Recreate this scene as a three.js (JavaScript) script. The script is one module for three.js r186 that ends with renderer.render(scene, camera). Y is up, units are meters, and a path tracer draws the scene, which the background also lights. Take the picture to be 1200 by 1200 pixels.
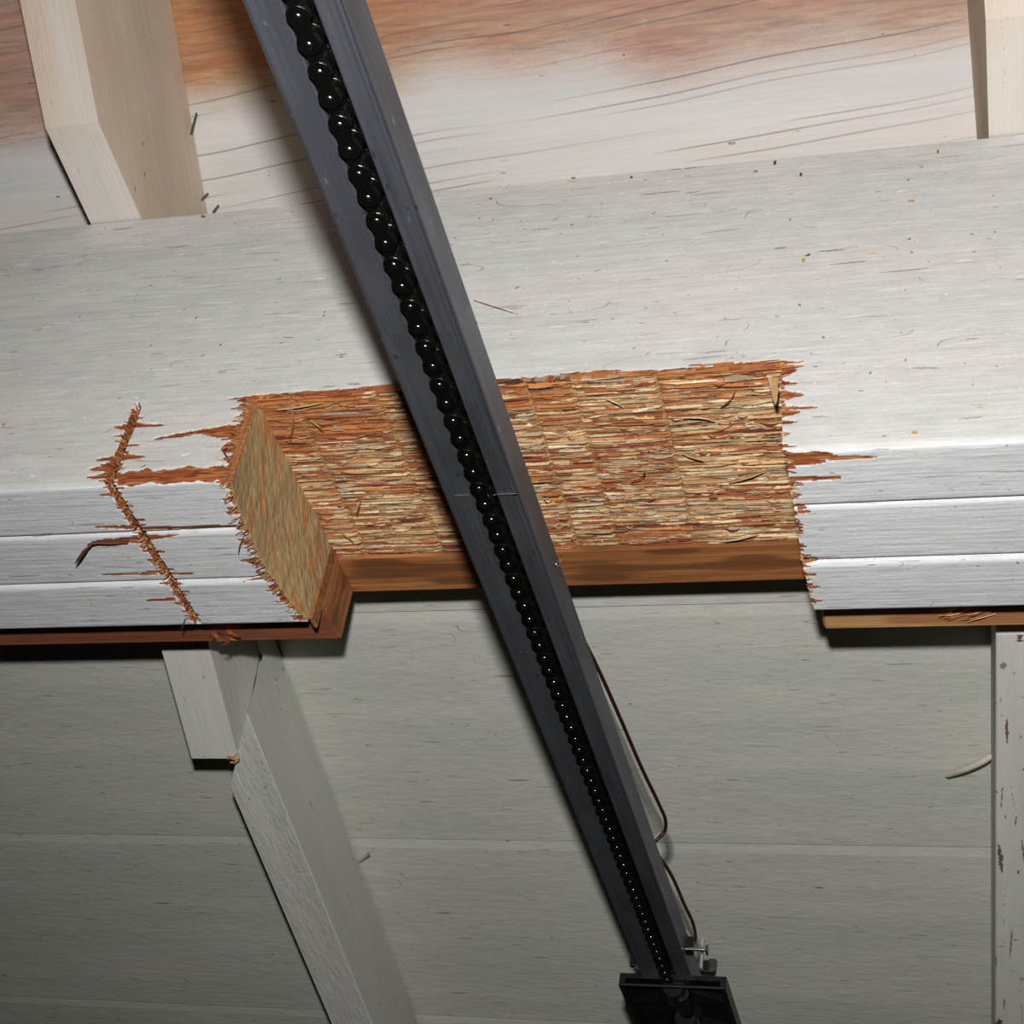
import * as THREE from 'three';
import { RoundedBoxGeometry } from 'three/addons/geometries/RoundedBoxGeometry.js';
import { mergeGeometries, mergeVertices } from 'three/addons/utils/BufferGeometryUtils.js';
import { RectAreaLightUniformsLib } from 'three/addons/lights/RectAreaLightUniformsLib.js';
RectAreaLightUniformsLib.init();

// ------------------------------------------------------------------ camera, light, exposure
const scene = new THREE.Scene();
scene.background = new THREE.Color(0x000000);
const H = 1.68;                                   // eye height: every height below is measured from the lens
const CR = [0.9632, 0.1381, -0.2305], CD = [-0.0394, -0.7759, -0.6296], CF = [-0.2658, 0.6156, -0.7419];
const FOCAL = 1908.8;
const camera = new THREE.PerspectiveCamera(34.899, 1, 0.02, 30);
camera.position.set(0, H, 0);
camera.up.set(-CD[0], -CD[1], -CD[2]);
camera.lookAt(CF[0], H + CF[1], CF[2]);
const FR = -0.018, FU = 0.105;                      // the flash sits right of and above the lens
const flashPos = new THREE.Vector3(CR[0] * FR - CD[0] * FU, H + CR[1] * FR - CD[1] * FU, CR[2] * FR - CD[2] * FU);
const flashAim = new THREE.Vector3(-0.18, H + 0.80, -0.86);
const flash = new THREE.SpotLight(0xffffff, 3.95, 0, 0.95, 1.0, 2);
flash.position.copy(flashPos); flash.target.position.copy(flashAim);
flash.castShadow = true; flash.shadow.mapSize.set(2048, 2048); flash.shadow.radius = 0.75; flash.shadow.camera.near = 0.05; flash.shadow.camera.far = 6;
scene.add(flash, flash.target);
const renderer = new THREE.WebGLRenderer({ antialias: true });
renderer.toneMapping = THREE.LinearToneMapping;
renderer.toneMappingExposure = 1.0;
renderer.shadowMap.enabled = true; renderer.shadowMap.type = THREE.PCFSoftShadowMap;

// ------------------------------------------------------------------ helpers
function rng(seed) { let a = seed >>> 0; return () => { a = (a + 0x6D2B79F5) | 0; let t = Math.imul(a ^ (a >>> 15), 1 | a); t = (t + Math.imul(t ^ (t >>> 7), 61 | t)) ^ t; return ((t ^ (t >>> 14)) >>> 0) / 4294967296; }; }
const clamp = (x, a = 0, b = 1) => Math.min(b, Math.max(a, x));
const mix = (a, b, t) => a + (b - a) * t;
const sst = (a, b, x) => { const t = clamp((x - a) / (b - a)); return t * t * (3 - 2 * t); };
function hash(x, y, s) { let h = Math.imul(x, 374761393) ^ Math.imul(y, 668265263) ^ Math.imul(s, 1274126177); h = Math.imul(h ^ (h >>> 13), 1274126177); h ^= h >>> 16; return (h >>> 0) / 4294967296; }
function vn(x, y, px, py, s) {                     // value noise that repeats after px by py cells
  let xi = Math.floor(x), yi = Math.floor(y); let fx = x - xi, fy = y - yi; fx = fx * fx * (3 - 2 * fx); fy = fy * fy * (3 - 2 * fy);
  const x0 = ((xi % px) + px) % px, x1 = (x0 + 1) % px, y0 = ((yi % py) + py) % py, y1 = (y0 + 1) % py;
  const a = hash(x0, y0, s), b = hash(x1, y0, s), c = hash(x0, y1, s), d = hash(x1, y1, s);
  return (a + (b - a) * fx) * (1 - fy) + (c + (d - c) * fx) * fy;
}
const interp = (tab, s) => { if (s <= tab[0][0]) return tab[0][1]; for (let i = 1; i < tab.length; i++) if (s <= tab[i][0]) { const [a, b] = tab[i - 1], [c, d] = tab[i]; return b + (d - b) * (s - a) / (c - a); } return tab[tab.length - 1][1]; };
// a sight line through a pixel of the photograph met with a plane of the building
const ray = (u, v) => { const a = (u - 600) / FOCAL, b = (v - 600) / FOCAL; return [0, 1, 2].map(i => CR[i] * a + CD[i] * b + CF[i]); };
const onY = (u, v, y) => { const d = ray(u, v); return [d[0] * y / d[1], y, d[2] * y / d[1]]; };
const onZ = (u, v, z) => { const d = ray(u, v); return [d[0] * z / d[2], d[1] * z / d[2], z]; };
const onX = (u, v, x) => { const d = ray(u, v); return [x, d[1] * x / d[0], d[2] * x / d[0]]; };
const onSlope = (u, v, c, m) => { const d = ray(u, v); const k = c / (d[1] - m * d[2]); return d.map(q => q * k); };

const counts = {};
const numbered = (n) => { counts[n] = (counts[n] || 0) + 1; return counts[n] === 1 ? n : n + '_' + String(counts[n] - 1).padStart(3, '0'); };
function tag(o, label, category, group) { o.userData.label = label; o.userData.category = category; if (group) o.userData.group = group; return o; }
function thing(name, label, category, pos = [0, 0, 0], group) { const g = new THREE.Group(); g.name = numbered(name); g.position.set(pos[0], pos[1] + H, pos[2]); scene.add(g); return tag(g, label, category, group); }
function part(parent, name, geo, m, pos) { const o = new THREE.Mesh(geo, m); o.name = name; o.castShadow = o.receiveShadow = true; if (pos) o.position.set(...pos); parent.add(o); return o; }
function structure(name) { const g = new THREE.Group(); g.name = name; g.userData.kind = 'structure'; scene.add(g); return g; }
const shift = (geo, p) => geo.translate(-p[0], -p[1], -p[2]);

function grid(nu, nv, f, uvf) {                    // a sheet of (nu+1) x (nv+1) points
  const pos = new Float32Array((nu + 1) * (nv + 1) * 3), uv = new Float32Array((nu + 1) * (nv + 1) * 2), idx = new Uint32Array(nu * nv * 6);
  let k = 0, q = 0, w = 0;
  for (let j = 0; j <= nv; j++) for (let i = 0; i <= nu; i++) { const p = f(i / nu, j / nv, i, j); pos[k++] = p[0]; pos[k++] = p[1]; pos[k++] = p[2]; const t = uvf(i / nu, j / nv, i, j); uv[q++] = t[0]; uv[q++] = t[1]; }
  for (let j = 0; j < nv; j++) for (let i = 0; i < nu; i++) { const a = j * (nu + 1) + i, b = a + 1, c = a + nu + 1, d = c + 1; idx[w++] = a; idx[w++] = c; idx[w++] = b; idx[w++] = b; idx[w++] = c; idx[w++] = d; }
  const g = new THREE.BufferGeometry(); g.setAttribute('position', new THREE.BufferAttribute(pos, 3)); g.setAttribute('uv', new THREE.BufferAttribute(uv, 2)); g.setIndex(new THREE.BufferAttribute(idx, 1)); g.computeVertexNormals(); return g;
}
function woodUV(geo, dir, su, sv, ou = 0, ov = 0) { // uv in metres along the grain, whatever the shape
  const g = geo.index ? geo.toNonIndexed() : geo, p = g.attributes.position, n = g.attributes.normal, uv = new Float32Array(p.count * 2);
  const d = new THREE.Vector3(...dir).normalize(), N = new THREE.Vector3(), a = new THREE.Vector3(), c = new THREE.Vector3();
  const ax = new THREE.Vector3(); ax.copy(Math.abs(d.x) > 0.9 ? new THREE.Vector3(0, 1, 0) : new THREE.Vector3(1, 0, 0)).addScaledVector(d, -d.dot(ax)).normalize();
  const bx = new THREE.Vector3().crossVectors(d, ax);
  for (let i = 0; i < p.count; i++) {
    a.fromBufferAttribute(p, i); N.fromBufferAttribute(n, i);
    const na = Math.abs(N.dot(ax)), nb = Math.abs(N.dot(bx)), nd = Math.abs(N.dot(d));
    if (nd > na && nd > nb) { uv[2 * i] = a.dot(ax) * su + ou; uv[2 * i + 1] = a.dot(bx) * sv + ov; }
    else { uv[2 * i] = a.dot(d) * su + ou; uv[2 * i + 1] = (na > nb ? a.dot(bx) : a.dot(ax)) * sv + ov; }
  }
  g.setAttribute('uv', new THREE.BufferAttribute(uv, 2)); return g;
}
function slabX(pts, x0, x1, bevel = 0.0012) {        // an outline in (z, y) carried along x
  const s = new THREE.Shape(pts.map(([z, y]) => new THREE.Vector2(-z, y)));
  const g = new THREE.ExtrudeGeometry(s, { depth: x1 - x0 - 2 * bevel, bevelEnabled: bevel > 0, bevelThickness: bevel, bevelSize: bevel, bevelOffset: -bevel, bevelSegments: 1, steps: 1 });
  g.rotateY(Math.PI / 2); g.translate(x0 + bevel, 0, 0); return g;   // shape x -> -z, depth -> +x
}
function slabZ(pts, z0, z1) {                        // an outline in (x, y) carried along z
  const s = new THREE.Shape(pts.map(([x, y]) => new THREE.Vector2(x, y)));
  const g = new THREE.ExtrudeGeometry(s, { depth: z1 - z0, bevelEnabled: false }); g.translate(0, 0, z0); return g;
}
function sliver(pts, w, t, twist = 0, rnd = null) {  // a torn sliver of wood: flat, tapering, with a ragged tip
  const curve = new THREE.CatmullRomCurve3(pts.map(p => new THREE.Vector3(...p))), n = Math.max(4, pts.length * 3), pos = [], idx = [], uv = [];
  const up = new THREE.Vector3(0, 0.6, 0.8);
  for (let i = 0; i <= n; i++) {
    const q = i / n, c = curve.getPoint(q), T = curve.getTangent(q); const S = new THREE.Vector3().crossVectors(T, up).normalize(), N = new THREE.Vector3().crossVectors(S, T);
    S.applyAxisAngle(T, twist * q); N.applyAxisAngle(T, twist * q);
    const k = (0.35 + 0.65 * Math.sin(Math.PI * Math.min(1, q * 0.75 + 0.25))) * (rnd ? 0.8 + 0.4 * rnd() : 1) * (q === 1 ? 0.25 : 1), ww = w * k / 2, tt = t * k / 2;
    for (const [a, b] of [[-1, -1], [1, -1], [1, 1], [-1, 1]]) { pos.push(c.x + S.x * a * ww + N.x * b * tt, c.y + S.y * a * ww + N.y * b * tt, c.z + S.z * a * ww + N.z * b * tt); uv.push(q, (a + 1) / 2); }
  }
  for (let i = 0; i < n; i++) for (let k = 0; k < 4; k++) { const a = i * 4 + k, b = i * 4 + (k + 1) % 4, c = a + 4, d = b + 4; idx.push(a, c, b, b, c, d); }
  idx.push(0, 1, 2, 0, 2, 3); const e = n * 4; idx.push(e, e + 2, e + 1, e, e + 3, e + 2);
  const g = new THREE.BufferGeometry(); g.setAttribute('position', new THREE.Float32BufferAttribute(pos, 3)); g.setAttribute('uv', new THREE.Float32BufferAttribute(uv, 2)); g.setIndex(idx);
  const f = g.toNonIndexed(); f.computeVertexNormals(); return f;
}
const tube = (pts, r, seg = 40, rs = 8) => new THREE.TubeGeometry(new THREE.CatmullRomCurve3(pts.map(p => new THREE.Vector3(...p))), seg, r, rs, false);

// ------------------------------------------------------------------ textures
function tex(data, w, h, color, wrap = THREE.RepeatWrapping) {
  const t = new THREE.DataTexture(data, w, h, THREE.RGBAFormat); t.magFilter = THREE.LinearFilter; t.minFilter = THREE.LinearMipmapLinearFilter; t.generateMipmaps = true; t.wrapS = t.wrapT = wrap;
  if (color) t.colorSpace = THREE.SRGBColorSpace; t.needsUpdate = true; return t;
}
function raster(w, h, fn) {                          // fn(i, j) -> [r, g, b, height 0..1]
  const c = new Uint8Array(w * h * 4), b = new Uint8Array(w * h * 4);
  for (let j = 0; j < h; j++) for (let i = 0; i < w; i++) { const o = (j * w + i) * 4, p = fn(i, j); c[o] = clamp(p[0], 0, 255); c[o + 1] = clamp(p[1], 0, 255); c[o + 2] = clamp(p[2], 0, 255); b[o] = b[o + 1] = b[o + 2] = clamp(p[3]) * 255; c[o + 3] = b[o + 3] = 255; }
  return [c, b];
}
// painted sawn wood: wm by hm metres, grain along u
function paintField(w, h, wm, hm, seed, o = {}) {
  const N = (v) => Math.max(1, Math.round(v));
  const strand = o.strand ?? 0.0014, sl = o.len ?? 0.05, a1 = N(wm / sl), b1 = N(hm / strand), a2 = N(wm / (sl * 0.35)), b2 = N(hm / (strand * 0.5)), a3 = N(wm / 0.012), b3 = N(hm / 0.004), a4 = N(wm / 0.14), b4 = N(hm / 0.02), a5 = N(wm / 0.0012), b5 = N(hm / 0.0012);
  const ca = N(wm / 0.10), cb = N(hm / (o.crackGap ?? 0.012)), ga = N(wm / 0.05), gb = N(hm / 0.006);
  const wv = N(wm / 0.3), wvb = N(hm / 0.1);
  const base = o.base ?? [222, 216, 206], vary = o.vary ?? 7, crackCol = o.crackCol ?? [104, 92, 82], crack = o.crack ?? 1;
  return (i, j) => {
    const u = i / w, v0 = j / h, v = v0 + (o.wave ?? 0.01) * (vn(u * wv, v0 * wvb, wv, wvb, seed + 9) - 0.5) / hm * 0.25;
    const s1 = vn(u * a1, v * b1, a1, b1, seed), s2 = vn(u * a2, v * b2, a2, b2, seed + 1), s3 = vn(u * a3, v * b3, a3, b3, seed + 2), s4 = vn(u * a4, v * b4, a4, b4, seed + 3), s5 = vn(u * a5, v * b5, a5, b5, seed + 4);
    let hgt = 0.42 + 0.28 * (s1 - 0.5) + 0.22 * (s2 - 0.5) + 0.12 * (s3 - 0.5) + 0.08 * (s5 - 0.5);
    const n = (s1 - 0.5) * 0.9 + (s2 - 0.5) * 0.8 + (s4 - 0.5) * 1.3 + (s5 - 0.5) * 0.5;
    let r = base[0] + vary * n + 3 * (s4 - 0.5), g = base[1] + vary * n, b = base[2] + vary * n - 4 * (s3 - 0.5);
    const c1 = Math.abs(vn(u * ca, v * cb, ca, cb, seed + 5) - 0.5), gate = vn(u * ga, v * gb, ga, gb, seed + 6), wide = 0.010 * crack * sst(0.5, 0.8, gate);
    if (c1 < wide) { const k = (1 - c1 / wide) * 0.85; r = mix(r, crackCol[0], k); g = mix(g, crackCol[1], k); b = mix(b, crackCol[2], k); hgt -= 0.35 * k; }
    return [r, g, b, hgt];
  };
}
// short dark flecks and paler scrapes, drawn over a finished colour raster
function flecks(c, b, w, h, wm, hm, n, seed, cols, lmax = 0.006, tmax = 0.0008, tall = 0) {
  const R = rng(seed), sx = w / wm, sy = h / hm;
  for (let k = 0; k < n; k++) {
    const x = R() * w, y = R() * h, L = (0.0006 + lmax * R() ** 3) * sx, T = (0.0002 + tmax * R() ** 2) * sy, col = cols[Math.floor(R() * cols.length)], al = 0.25 + 0.65 * R(), tl = (R() - 0.5) * (tall || 0.15);
    for (let i = -Math.ceil(L); i <= Math.ceil(L); i++) { const q = Math.abs(i) / L; if (q > 1) continue; const half = T * (1 - q * q) * (0.6 + 0.8 * hash(Math.round(x + i), k, seed)), yc = y + i * tl * sy / sx + T * 1.2 * (vn(i / 3 + 500, k + 0.5, 9999, 9999, seed + 1) - 0.5);
      for (let j = Math.floor(yc - half); j <= yc + half; j++) { const o = ((((j % h) + h) % h) * w + ((Math.round(x + i) % w) + w) % w) * 4; for (let m = 0; m < 3; m++) c[o + m] = mix(c[o + m], col[m], al); b[o] = b[o + 1] = b[o + 2] = Math.max(0, b[o] - (col[0] < 160 ? 40 : -25)); } }
  }
}
const mat = (map, bump, scale, rough = 0.8, extra = {}) => new THREE.MeshStandardMaterial({ map, bumpMap: bump, bumpScale: scale, roughness: rough, metalness: 0, side: THREE.DoubleSide, ...extra });
const DARKF = [[96, 78, 66], [60, 48, 42], [120, 92, 70], [84, 80, 76]];

// --- the beam, its front face and undersides laid out flat: x along, s down the front and then back under the bottom
const YB = 0.61, ZA = -0.692, TOP = 0.868, SC = TOP - YB;             // SC: where the front face turns under
const BX0 = -0.745, BWM = 0.86, BHM = 0.42, BW = 2048, BH = 1024;
const sx = (x) => (x - BX0) / BWM * BW, sy = (s) => s / BHM * BH;
const torn = new Float32Array(BW * BH), kerfM = new Float32Array(BW * BH);
const sOf = (u, v) => { const a = onZ(u, v, ZA); if (a[1] >= YB) return [a[0], TOP - a[1]]; const b = onY(u, v, YB); return [b[0], SC + ZA - b[2]]; };
const bR = rng(77);
function spike(x0, x1, s0, t, slope = 0, blunt = 0.5) {                 // paint torn away along the grain, from x0 to its tip x1
  const i0 = sx(x0), i1 = sx(x1), dir = Math.sign(i1 - i0) || 1, n = Math.abs(i1 - i0), sd = Math.floor(bR() * 1e6);
  for (let k = 0; k <= n; k++) {
    const q = k / Math.max(1, n), i = Math.round(i0 + dir * k); if (i < 0 || i >= BW) continue;
    const w = Math.pow(1 - q, blunt), up = t * w * (0.55 + 0.9 * vn(k / 14, 0.5, 9999, 4, sd)) + 0.0001, dn = t * w * (0.55 + 0.9 * vn(k / 11, 2.5, 9999, 4, sd + 1)) + 0.0001, sc = s0 + slope * Math.abs(k) / BW * BWM;
    for (let j = Math.floor(sy(sc - up)); j <= sy(sc + dn); j++) if (j >= 0 && j < BH) torn[j * BW + i] = 1;
  }
}
// the edges of the notch, from the end of its cut on the front face to the back of the bottom
const S0 = 0.1888;
const XL = [[0, -0.437], [S0, -0.4375], [0.243, -0.4365], [SC, -0.4340], [0.290, -0.440], [0.348, -0.4445], [0.38, -0.441], [0.412, -0.4345]];
const XR = [[0, -0.0985], [S0, -0.0985], [0.2564, -0.0955], [0.262, -0.0940], [0.361, -0.0945], [0.41, -0.0918]];
const raggedL = (s) => { const j = Math.floor(s / 0.0009); return interp(XL, s) - 0.0045 * hash(j, 3, 5) ** 3 - 0.0012 * (vn(s / 0.004, 0.5, 999, 2, 8) - 0.3); };
const raggedR = (s) => interp(XR, s) + 0.0009 * (vn(s / 0.003, 0.5, 999, 2, 18) - 0.5);
const topEdge = (x) => S0 + (x > -0.4375 && x < -0.0985 ? sst(0, 0.004, Math.min(x + 0.4375, -0.0985 - x)) * (0.0034 * (vn(x / 0.03, 0.5, 999, 2, 21) - 0.62) + 0.0022 * (vn(x / 0.005, 0.5, 999, 2, 22) - 0.5)) : 0);
const kerfX = (s) => -0.5168 + 0.0016 * (vn(s / 0.03, 0.5, 99, 2, 31) - 0.5) + (s < SC ? -0.001 : 0);
// the saw kerf and its ragged margins
for (let j = Math.floor(sy(S0 - 0.001)); j < sy(0.41); j++) {
  const s = j / BH * BHM, c = kerfX(s), rim = sst(S0 - 0.001, S0 + 0.004, s), hw = (s < SC ? 0.0021 : 0.0019) * sst(S0 - 0.001, S0 + 0.004, s);
  for (let i = Math.floor(sx(c - hw * (0.8 + 0.5 * hash(j >> 1, 1, 3)))); i <= sx(c + hw * (0.8 + 0.5 * hash(j >> 1, 2, 3))); i++) kerfM[j * BW + i] = 1;
  for (let i = Math.floor(sx(c - hw - 0.0009 * rim)); i <= sx(c + hw + 0.0009 * rim); i++) torn[j * BW + i] = 1;
}
for (let k = 0; k < 95; k++) { const s = mix(S0 + 0.002, 0.405, bR()), c = kerfX(s), d = bR() < 0.5 ? -1 : 1, L = 0.0022 + 0.005 * bR() + 0.008 * bR() ** 5; spike(c, c + d * L, s, 0.0003 + 0.0008 * bR()); }
// tears that the photograph shows one by one: base pixel, tip pixel, half width in metres
for (const [u0, v0, u1, v1, t, bl] of [
  [138, 561, 276, 553, 0.0062, 0.06], [276, 553, 210, 557, 0.0052, 0.1], [275, 500, 180, 514, 0.0022, 0.5], [285, 505, 236, 507, 0.0044, 0.45], [280, 520, 258, 525, 0.006, 0.6], [150, 498, 192, 498, 0.0021, 0.6], [154, 500, 133, 500, 0.0023, 0.6],
  [146, 535, 170, 535, 0.0022, 0.7], [146, 535, 112, 539, 0.0024, 0.55], [142, 546, 104, 550, 0.0026, 0.5], [140, 556, 101, 559, 0.0028, 0.5],
  [158, 619, 110, 618, 0.0013, 0.6], [160, 620, 292, 616, 0.0011, 0.5], [163, 634, 107, 637, 0.0026, 0.5], [168, 633, 208, 628, 0.0024, 0.8], [290, 617, 210, 620, 0.0008, 0.3],
  [182, 674, 118, 675, 0.0008, 0.6], [186, 674, 226, 674, 0.0008, 0.6], [204, 702, 171, 704, 0.0013, 0.5], [318, 655, 281, 659, 0.0015, 0.6], [330, 674, 287, 680, 0.0016, 0.6], [286, 600, 264, 601, 0.0012, 0.4], [300, 615, 284, 615, 0.003, 0.8],
  [353, 708, 341, 709, 0.0014, 0.6], [345, 693, 331, 693, 0.0012, 0.6], [290, 483, 283, 483, 0.0024, 0.7], [288, 472, 280, 474, 0.002, 0.7],
  [918, 536, 975, 534, 0.0046, 0.28], [916, 538, 1028, 536, 0.0022, 0.55], [918, 545, 968, 541, 0.0019, 0.4], [925, 563, 985, 560, 0.0011, 0.12], [914, 431, 942, 428, 0.0015, 0.6], [914, 437, 933, 433, 0.0030, 0.5], [914, 448, 934, 449, 0.0016, 0.6],
  [914, 462, 941, 462, 0.0034, 0.5], [914, 478, 957, 477, 0.0010, 0.6], [915, 484, 937, 482, 0.0030, 0.6], [916, 494, 934, 494, 0.0011, 0.6], [918, 508, 925, 508, 0.0012, 0.6], [934, 596, 945, 596, 0.0024, 0.7], [941, 658, 958, 656, 0.0016, 0.7], [936, 602, 950, 601, 0.0012, 0.7],
]) { const a = sOf(u0, v0), b = sOf(u1, v1); spike(a[0], b[0], a[1], t, (b[1] - a[1]) / Math.max(0.004, Math.abs(b[0] - a[0])), bl); }
// small tears all along the two ends and the top of the notch
for (let k = 0; k < 110; k++) { const s = mix(S0, 0.408, bR()), c = raggedL(s) + 0.004; spike(c, c - 0.006 - 0.008 * bR() ** 3, s, 0.0004 + 0.0013 * bR()); }
for (let k = 0; k < 60; k++) { const s = mix(S0, 0.408, bR()), c = raggedR(s) - 0.001; spike(c, c + 0.0025 + 0.006 * bR() ** 3, s, 0.0003 + 0.0008 * bR()); }
for (let k = 0; k < 60; k++) { const x = mix(-0.43, -0.10, bR()), L = 0.006 + 0.03 * bR() ** 2; spike(x, x + (bR() < 0.5 ? -L : L), topEdge(x) - 0.0002 - 0.0016 * bR() ** 2, 0.0003 + 0.0007 * bR()); }

const beamPaint = paintField(BW, BH, BWM, BHM, 11, { strand: 0.0022, len: 0.05, base: [209, 206, 201], vary: 6, crack: 0.45, crackGap: 0.014, crackCol: [150, 134, 122] });
const barePal = [[176, 100, 48], [152, 76, 34], [112, 48, 24], [190, 126, 72], [136, 66, 32]];
const streak = (i, j, seed) => { const k = vn(i / 60, j / 3.1, 4096, 4096, seed) * 4.2 + (vn(i / 14, j / 1.6, 4096, 4096, seed + 1) - 0.5) * 1.6; const a = clamp(Math.floor(k), 0, 4), c = Math.min(4, a + 1), f = clamp(k - a); return [0, 1, 2].map(m => mix(barePal[a][m], barePal[c][m], f)); };
const knots = [[100, 300, 0.010, 0.004], [45, 387, 0.007, 0.003], [655, 256, 0.012, 0.005], [642, 366, 0.010, 0.004]].map(([u, v, a, b]) => [...sOf(u, v), a, b]);
const [bc, bb] = raster(BW, BH, (i, j) => {
  const o = j * BW + i, p = beamPaint(i, j), s = j / BH * BHM, x = BX0 + i / BW * BWM;
  const und = s > SC ? 1 : 0; p[0] += 13 * und; p[1] += 16 * und; p[2] += 21 * und;                      // the undersides had a cooler white
  if (s > SC) { const n = vn(i / 70, j / 2.2, 4096, 4096, 51) - 0.5, m = vn(i / 30, j / 1.3, 4096, 4096, 52) - 0.5; p[3] += 0.13 * n + 0.10 * m; const d = n < -0.3 ? 8 : m > 0.38 ? -7 : 0; p[0] -= d; p[1] -= d; p[2] -= d; }
  const bl = 9 * (vn(i / 34, j / 12, 4096, 4096, 53) - 0.5) + 6 * (vn(i / 5, j / 2.5, 4096, 4096, 54) - 0.5) + 5 * (hash(i, j, 55) - 0.5); p[0] += bl; p[1] += bl; p[2] += bl - 3 * sst(0.6, 0.9, vn(i / 90, j / 30, 4096, 4096, 56)); p[3] += 0.16 * (vn(i / 8, j / 4, 4096, 4096, 57) - 0.5);
  for (const [kx, ks, a, b] of knots) { const q = Math.hypot((x - kx) / a, (s - ks + 0.25 * (x - kx)) / b); if (q < 1) { p[3] += 0.5 * (1 - q) * (0.5 + 0.5 * Math.sin(q * 9)); const w = q < 0.45 && vn(i / 9, j / 4, 4096, 4096, 61) > 0.55 ? 0.4 : 0; p[0] -= 30 * w; p[1] -= 45 * w; p[2] -= 75 * w; } }
  if (torn[o]) { const c = streak(i, j, 71); p[0] = c[0]; p[1] = c[1]; p[2] = c[2]; p[3] = 0.3 + 0.5 * (vn(i / 40, j / 1.8, 4096, 4096, 73) - 0.5); }
  if (kerfM[o]) { const n = vn(i / 2.2, j / 1.6, 4096, 4096, 75); p[0] = mix(128, 186, n); p[1] = mix(82, 140, n); p[2] = mix(44, 92, n); p[3] = 0.25 * n; }
  return p;
});
flecks(bc, bb, BW, BH, BWM, BHM, 900, 5, [[150, 140, 130], [170, 162, 154], [128, 116, 104], [236, 234, 230], [236, 234, 230], [232, 230, 224]], 0.014, 0.0004);
flecks(bc, bb, BW, BH, BWM, BHM, 190, 6, [[140, 104, 74], [110, 80, 60], [74, 60, 52], [150, 138, 126]], 0.0014, 0.0009, 1.6);
flecks(bc, bb, BW, BH, BWM, BHM, 420, 8, [[238, 236, 232], [244, 242, 238], [178, 172, 164]], 0.004, 0.0007, 0.7);
const beamMat = mat(tex(bc, BW, BH, true, THREE.ClampToEdgeWrapping), tex(bb, BW, BH, false, THREE.ClampToEdgeWrapping), 0.00042, 0.72);

// --- plain painted wood for everything else that is white
const PWM = 0.6, PHM = 0.3;
function paintMat(seed, o, n = 350, bump = 0.0006, rough = 0.8) {
  const w = o.w ?? 1024, h = o.h ?? 512, [c, b] = raster(w, h, paintField(w, h, PWM, PHM, seed, o)); flecks(c, b, w, h, PWM, PHM, n, seed + 3, o.flecks ?? DARKF, o.fl ?? 0.006, 0.0006);
  return mat(tex(c, w, h, true), tex(b, w, h, false), bump, rough);
}
const roofPaint = paintMat(201, { w: 2048, h: 1024, base: [204, 204, 192], vary: 7, strand: 0.0035, len: 0.016, crack: 0.3, crackCol: [140, 136, 126], flecks: [[150, 146, 138], [128, 124, 116], [226, 224, 216], [170, 166, 156], [160, 156, 146]], fl: 0.010 }, 260, 0.0006);
const rafterPaint = paintMat(301, { base: [202, 200, 190], vary: 6, strand: 0.0022, len: 0.06, crack: 0.25 }, 60, 0.0004);
const sawnPaint = paintMat(331, { base: [212, 209, 200], vary: 12, strand: 0.0016, len: 0.012, crack: 0.2 }, 80, 0.0012);
const beamEndMat = paintMat(351, { base: [210, 208, 203], vary: 9, strand: 0.0022, len: 0.06 }, 200, 0.0008);
const chippedPaint = (() => { const w = 1024, h = 512, [c, b] = raster(w, h, paintField(w, h, PWM, PHM, 371, { base: [210, 207, 197], vary: 7, strand: 0.002, len: 0.05, crack: 0.6 })); flecks(c, b, w, h, PWM, PHM, 300, 9, [[70, 30, 24], [48, 26, 22], [90, 54, 40]], 0.018, 0.0026); return mat(tex(c, w, h, true), tex(b, w, h, false), 0.0008, 0.8); })();
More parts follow.
